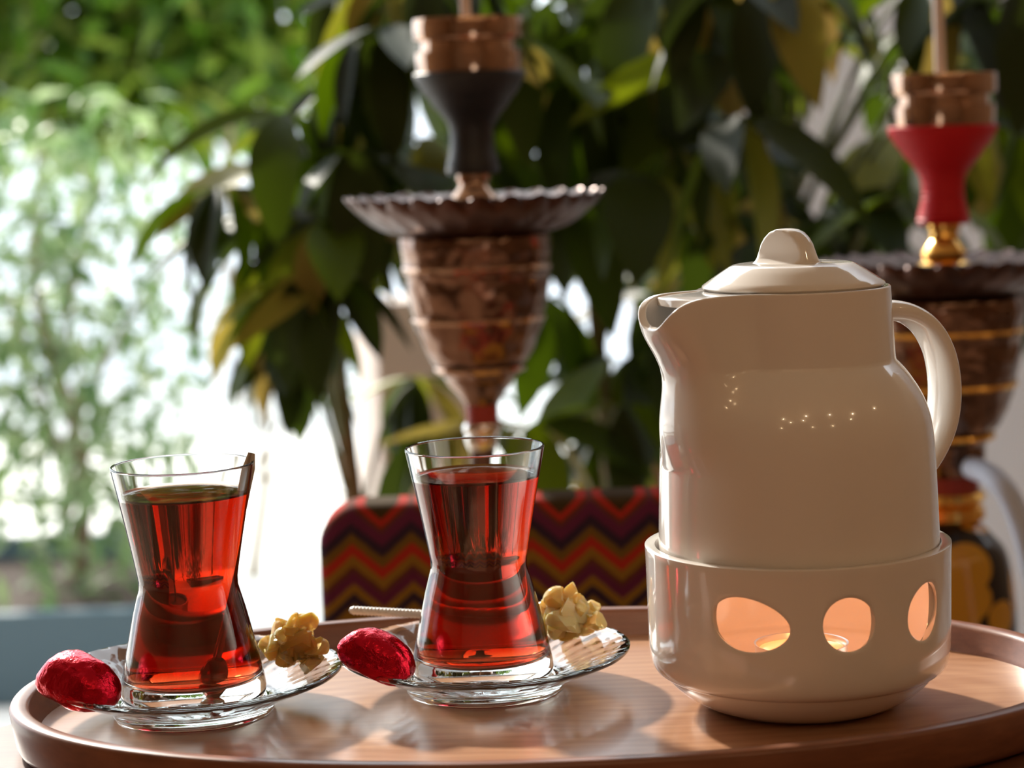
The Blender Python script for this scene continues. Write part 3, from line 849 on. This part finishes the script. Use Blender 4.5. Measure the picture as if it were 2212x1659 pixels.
def umbrella_plant(base, top, clusters, label, seed, L0=(0.090, 0.145), n=(5, 8)):
    rnd = random.Random(seed)
    bx_, by_ = base
    t = thing('umbrella_plant', label, 'plant', (bx_, by_, 0), 'potted umbrella plants')
    lathe('pot', [(0, 0), (0.12, 0), (0.125, 0.01), (0.155, 0.25), (0.165, 0.255), (0.165, 0.285), (0.150, 0.285), (0.147, 0.25), (0, 0.25)], M['pot'], t, 48)
    lathe('soil', [(0, 0.262), (0.1475, 0.262)], M['soil'], t, 32)
    zt = ZT + top
    tr = [(0, 0, 0.2), (0.012, 0.01, 0.5), (-0.008, 0.0, 0.85), (0.004, -0.01, zt)]
    tube('trunk', spline(tr, 6), [0.013 - 0.006 * i / 18 for i in range(19)], M['bark'], t, 10)
    for (cx_, cy_, cz_) in clusters:
        c = Vector((cx_ - bx_, cy_ - by_, ZT + cz_))
        hz = max(0.45, min(zt - 0.01, c.z - 0.10 - 0.4 * Vector((c.x, c.y)).length))
        a = Vector((0, 0, hz)); mid = a * 0.45 + c * 0.55 + Vector((0, 0, 0.05))
        pts = spline([tuple(a), tuple(mid), tuple(c)], 5)
        tube('stalk', pts, [0.0042 - 0.0022 * i / (len(pts) - 1) for i in range(len(pts))], M['stem'], t, 6)
        k_n = rnd.randint(*n); a0 = rnd.uniform(0, 6.28); tilt = rnd.uniform(-0.15, 0.25)
        for k in range(k_n):
            az = a0 + 2 * PI * k / k_n + rnd.uniform(-0.2, 0.2)
            el = rad(rnd.choice([rnd.uniform(-35, -5), rnd.uniform(-75, -40)])) + tilt * math.cos(az - a0)
            L = rnd.uniform(*L0)
            o = bpy.data.objects.new('leaf', rnd.choice(LEAVES)); COL.objects.link(o); o.parent = t
            st = Vector((math.cos(az), math.sin(az), 0.2)) * 0.012
            o.matrix_local = leaf_matrix(c + st, az, el, L, rnd.uniform(-0.5, 0.5))
    return t
CA = [(-0.268, 2.45, 0.085), (-0.262, 2.5, 0.02), (-0.295, 2.4, 0.12), (-0.243, 2.3, 0.221), (-0.287, 2.22, 0.2), (-0.211, 2.44, 0.223), (-0.173, 2.18, 0.165), (-0.23, 2.39, 0.164), (-0.262, 2.31, 0.168), (-0.173, 2.18, 0.109), (-0.216, 2.38, 0.118), (-0.15, 2.17, 0.233), (-0.128, 2.35, 0.231), (-0.138, 2.18, 0.342), (-0.096, 2.19, 0.355), (-0.191, 2.34, 0.273), (-0.098, 2.52, 0.298), (-0.221, 2.21, 0.272), (-0.163, 2.25, 0.304), (-0.25, 2.43, 0.033), (-0.113, 2.58, -0.04), (-0.116, 2.41, 0.23), (-0.077, 2.33, 0.244), (-0.167, 2.59, 0.149), (-0.212, 2.17, 0.106), (-0.179, 2.54, 0.422), (-0.122, 2.28, 0.407), (-0.081, 2.21, 0.406), (-0.069, 2.2, 0.354)]
CB = [(-0.019, 2.37, 0.242), (0.036, 2.65, 0.285), (0.081, 2.3, 0.297), (0.033, 2.52, 0.219), (0.143, 2.55, 0.29), (0.071, 2.4, 0.188), (0.015, 2.5, 0.178), (0.137, 2.23, 0.199), (0.171, 2.23, 0.221), (0.019, 2.31, 0.338), (0.093, 2.57, 0.384), (0.052, 2.44, 0.382), (0.159, 2.37, 0.306), (0.038, 2.52, 0.053), (0.118, 2.45, -0.013), (0.118, 2.36, -0.055), (0.159, 2.64, -0.124), (0.105, 2.58, -0.115), (0.02, 2.33, -0.068), (-0.08, 2.52, -0.088), (-0.042, 2.49, 0.347), (-0.013, 2.68, 0.309), (0.068, 2.6, 0.434), (0.171, 2.36, 0.413), (0.003, 2.74, 0.436), (-0.036, 2.26, 0.413), (0.179, 2.43, 0.367)]
CC = [(0.222, 2.63, 0.366), (0.222, 2.21, 0.317), (0.214, 2.44, 0.275), (0.222, 2.13, 0.252), (0.3, 2.57, 0.215), (0.24, 2.64, 0.178), (0.269, 2.5, 0.148), (0.205, 2.71, 0.131), (0.298, 2.32, 0.133), (0.387, 2.59, 0.358), (0.286, 2.52, 0.363), (0.302, 2.51, 0.168), (0.389, 2.42, 0.167), (0.449, 2.69, 0.112), (0.523, 2.76, 0.362), (0.507, 2.43, 0.336), (0.457, 2.56, 0.226), (0.45, 2.14, 0.244), (0.177, 2.59, 0.049), (0.162, 2.55, -0.014), (0.216, 2.8, 0.068), (0.264, 2.68, 0.085), (0.423, 2.3, 0.169), (0.533, 2.37, 0.298), (0.598, 2.57, 0.167), (0.483, 2.12, 0.081), (0.231, 2.42, 0.218), (0.198, 2.22, 0.401), (0.24, 2.18, 0.392), (0.281, 2.14, 0.397), (0.401, 2.64, 0.42), (0.425, 2.19, 0.391), (0.489, 2.27, 0.386), (0.179, 2.37, 0.315), (0.225, 2.71, 0.257), (0.509, 2.16, 0.368), (0.216, 2.41, 0.05), (0.585, 2.48, 0.242)]
umbrella_plant((-0.188, 2.38), 0.20, CA, 'umbrella plant with drooping leaves in front of the bright courtyard', 21)
umbrella_plant((0.105, 2.52), 0.22, CB, 'umbrella plant with dark leaves right behind the black bowl hookah', 22, (0.100, 0.170), (4, 7))
umbrella_plant((0.350, 2.60), 0.22, CC, 'umbrella plant with dark leaves before the white wall, behind the teapot', 23, (0.100, 0.175), (4, 6))

def leaf_cloud(points_fn, n, size, rnd, name, mat, parent):
    """leaves too many and too small to pick apart, one mesh"""
    base = LEAVES[0]; bv = [v.co.copy() for v in base.vertices][::1]
    idx = [0, 3, 4, 5, 9, 10, 11, 15, 16, 17, 19]     # a lighter leaf
    vs, fs = [], []
    for i in range(n):
        p = points_fn(rnd)
        m = leaf_matrix(p, rnd.uniform(0, 6.28), rnd.uniform(-1.2, 0.4), rnd.uniform(*size), rnd.uniform(-0.7, 0.7))
        k = len(vs)
        for (x, y) in ((0, 0), (-0.2, 0.4), (0, 0.45), (0.2, 0.4), (0, 1.0)):
            vs.append(m @ Vector((x, y, (0.06 if x else 0) - 0.2 * y * y)))
        fs += [(k, k + 2, k + 1), (k, k + 3, k + 2), (k + 1, k + 2, k + 4), (k + 2, k + 3, k + 4)]
    o = mesh(name, vs, fs, mat, parent, False)
    o['kind'] = 'stuff'
    return o

def tree(name, label, cat, base, h, blobs, n_single, n_cloud, size, mat, seed, trunk_r=0.05, group=None):
    rnd = random.Random(seed)
    t = thing(name, label, cat, (base[0], base[1], 0), group)
    tube('trunk', spline([(0, 0, 0), (0.05, 0, h * 0.35), (-0.03, 0.03, h * 0.7), (0, 0, h)], 5), [trunk_r * (1 - 0.6 * i / 15) for i in range(16)], M['bark'], t, 10)
    B = [(Vector((x - base[0], y - base[1], z)), Vector(r)) for (x, y, z), r in blobs]
    for c, r in B:
        hz = min(h, max(0.3, c.z - 0.3))
        tube('branch', spline([(0, 0, hz * 0.8), tuple(Vector((0, 0, hz)) * 0.4 + c * 0.6), tuple(c)], 4), [trunk_r * 0.45 * (1 - 0.7 * i / 8) for i in range(9)], M['bark'], t, 6)
    wts = [r.x * r.y * r.z for c, r in B]
    def pf(rn):
        c, r = rn.choices(B, wts)[0]
        while True:
            p = Vector((rn.uniform(-1, 1), rn.uniform(-1, 1), rn.uniform(-1, 1)))
            if 0.15 < p.length < 1: break
        return c + Vector((p.x * r.x, p.y * r.y, p.z * r.z))
    fl = LEAVES[2].copy(); fl.name = 'leaf'; fl.materials.clear(); fl.materials.append(mat['one'])
    for i in range(n_single):
        p = pf(rnd); p.y -= 0.1
        o = bpy.data.objects.new('leaf', fl); COL.objects.link(o); o.parent = t
        o.matrix_local = leaf_matrix(p, rnd.uniform(0, 6.28), rnd.uniform(-1.2, 0.3), rnd.uniform(*size), rnd.uniform(-0.6, 0.6))
    if n_cloud: leaf_cloud(pf, n_cloud, size, rnd, 'foliage', mat['many'], t)
    return t
GREEN = {'many': M['leaf_far'], 'one': leaf_mat('tree_leaf_single', [(0.0, (0.035, 0.085, 0.008)), (0.5, (0.065, 0.135, 0.012)), (1.0, (0.14, 0.17, 0.03))], 0.36, 0.4)}
BLUE = {'many': M['leaf_blue'], 'one': leaf_mat('shrub_leaf_single', [(0.0, (0.06, 0.12, 0.045)), (0.5, (0.13, 0.20, 0.085)), (1.0, (0.24, 0.30, 0.17))], 0.38, 0.4)}
tree('garden_tree', 'broad bright green tree across the courtyard, behind the umbrella plants', 'tree', (-2.5, 6.6), 1.5,
     [((-0.80, 6.5, 1.50), (0.34, 0.5, 0.42)), ((-1.15, 6.5, 1.40), (0.34, 0.5, 0.42)), ((-0.55, 6.7, 1.52), (0.22, 0.4, 0.30)), ((-0.95, 6.6, 1.26), (0.42, 0.5, 0.26)), ((-1.5, 6.6, 1.5), (0.4, 0.5, 0.5)), ((-0.9, 6.6, 2.0), (0.7, 0.6, 0.4)), ((-1.02, 6.3, 1.16), (0.32, 0.3, 0.15)), ((-1.30, 6.3, 1.14), (0.30, 0.3, 0.17)), ((-0.76, 6.3, 1.27), (0.20, 0.3, 0.13))],
     300, 4200, (0.10, 0.18), GREEN, 31, 0.06)
tree('garden_shrub', 'tall loose shrub with small blue green leaves, past the tea glass holding the spoon', 'shrub', (-0.93, 4.4), 1.0,
     [((-0.80, 4.4, 0.95), (0.20, 0.3, 0.20)), ((-0.88, 4.5, 0.62), (0.26, 0.3, 0.22)), ((-0.86, 4.3, 0.30), (0.24, 0.3, 0.22)), ((-1.05, 4.4, 0.8), (0.25, 0.3, 0.35)), ((-0.68, 4.5, 0.78), (0.10, 0.2, 0.14)), ((-0.86, 4.4, 0.42), (0.26, 0.3, 0.14))],
     300, 950, (0.05, 0.095), BLUE, 32, 0.02)
px_ = thing('planter_box', 'low slate blue planter box holding the loose garden shrub', 'planter', (-1.35, 4.3, 0))
for n_, sz_, lc_ in (('front_board', (1.36, 0.03, 0.17), (0, -0.40, 0.085)), ('rear_board', (1.36, 0.03, 0.17), (0, 0.40, 0.085)), ('side_board', (0.03, 0.77, 0.17), (-0.665, 0, 0.085)), ('side_board', (0.03, 0.77, 0.17), (0.665, 0, 0.085)), ('soil', (1.30, 0.77, 0.12), (0, 0, 0.06))):
    box(n_, sz_, lc_, M['soil'] if n_ == 'soil' else M['slate'], px_)
tree('garden_sapling', 'thin bare sapling in the bright gap between the shrub and the umbrella plant', 'sapling', (-0.62, 5.0), 1.05,
     [((-0.60, 5.0, 0.80), (0.10, 0.1, 0.08)), ((-0.50, 5.0, 0.62), (0.08, 0.1, 0.06)), ((-0.42, 5.0, 0.50), (0.10, 0.1, 0.10)), ((-0.66, 5.0, 0.60), (0.08, 0.1, 0.10)), ((-0.35, 5.0, 0.15), (0.10, 0.1, 0.08))],
     46, 0, (0.07, 0.13), BLUE, 33, 0.014)
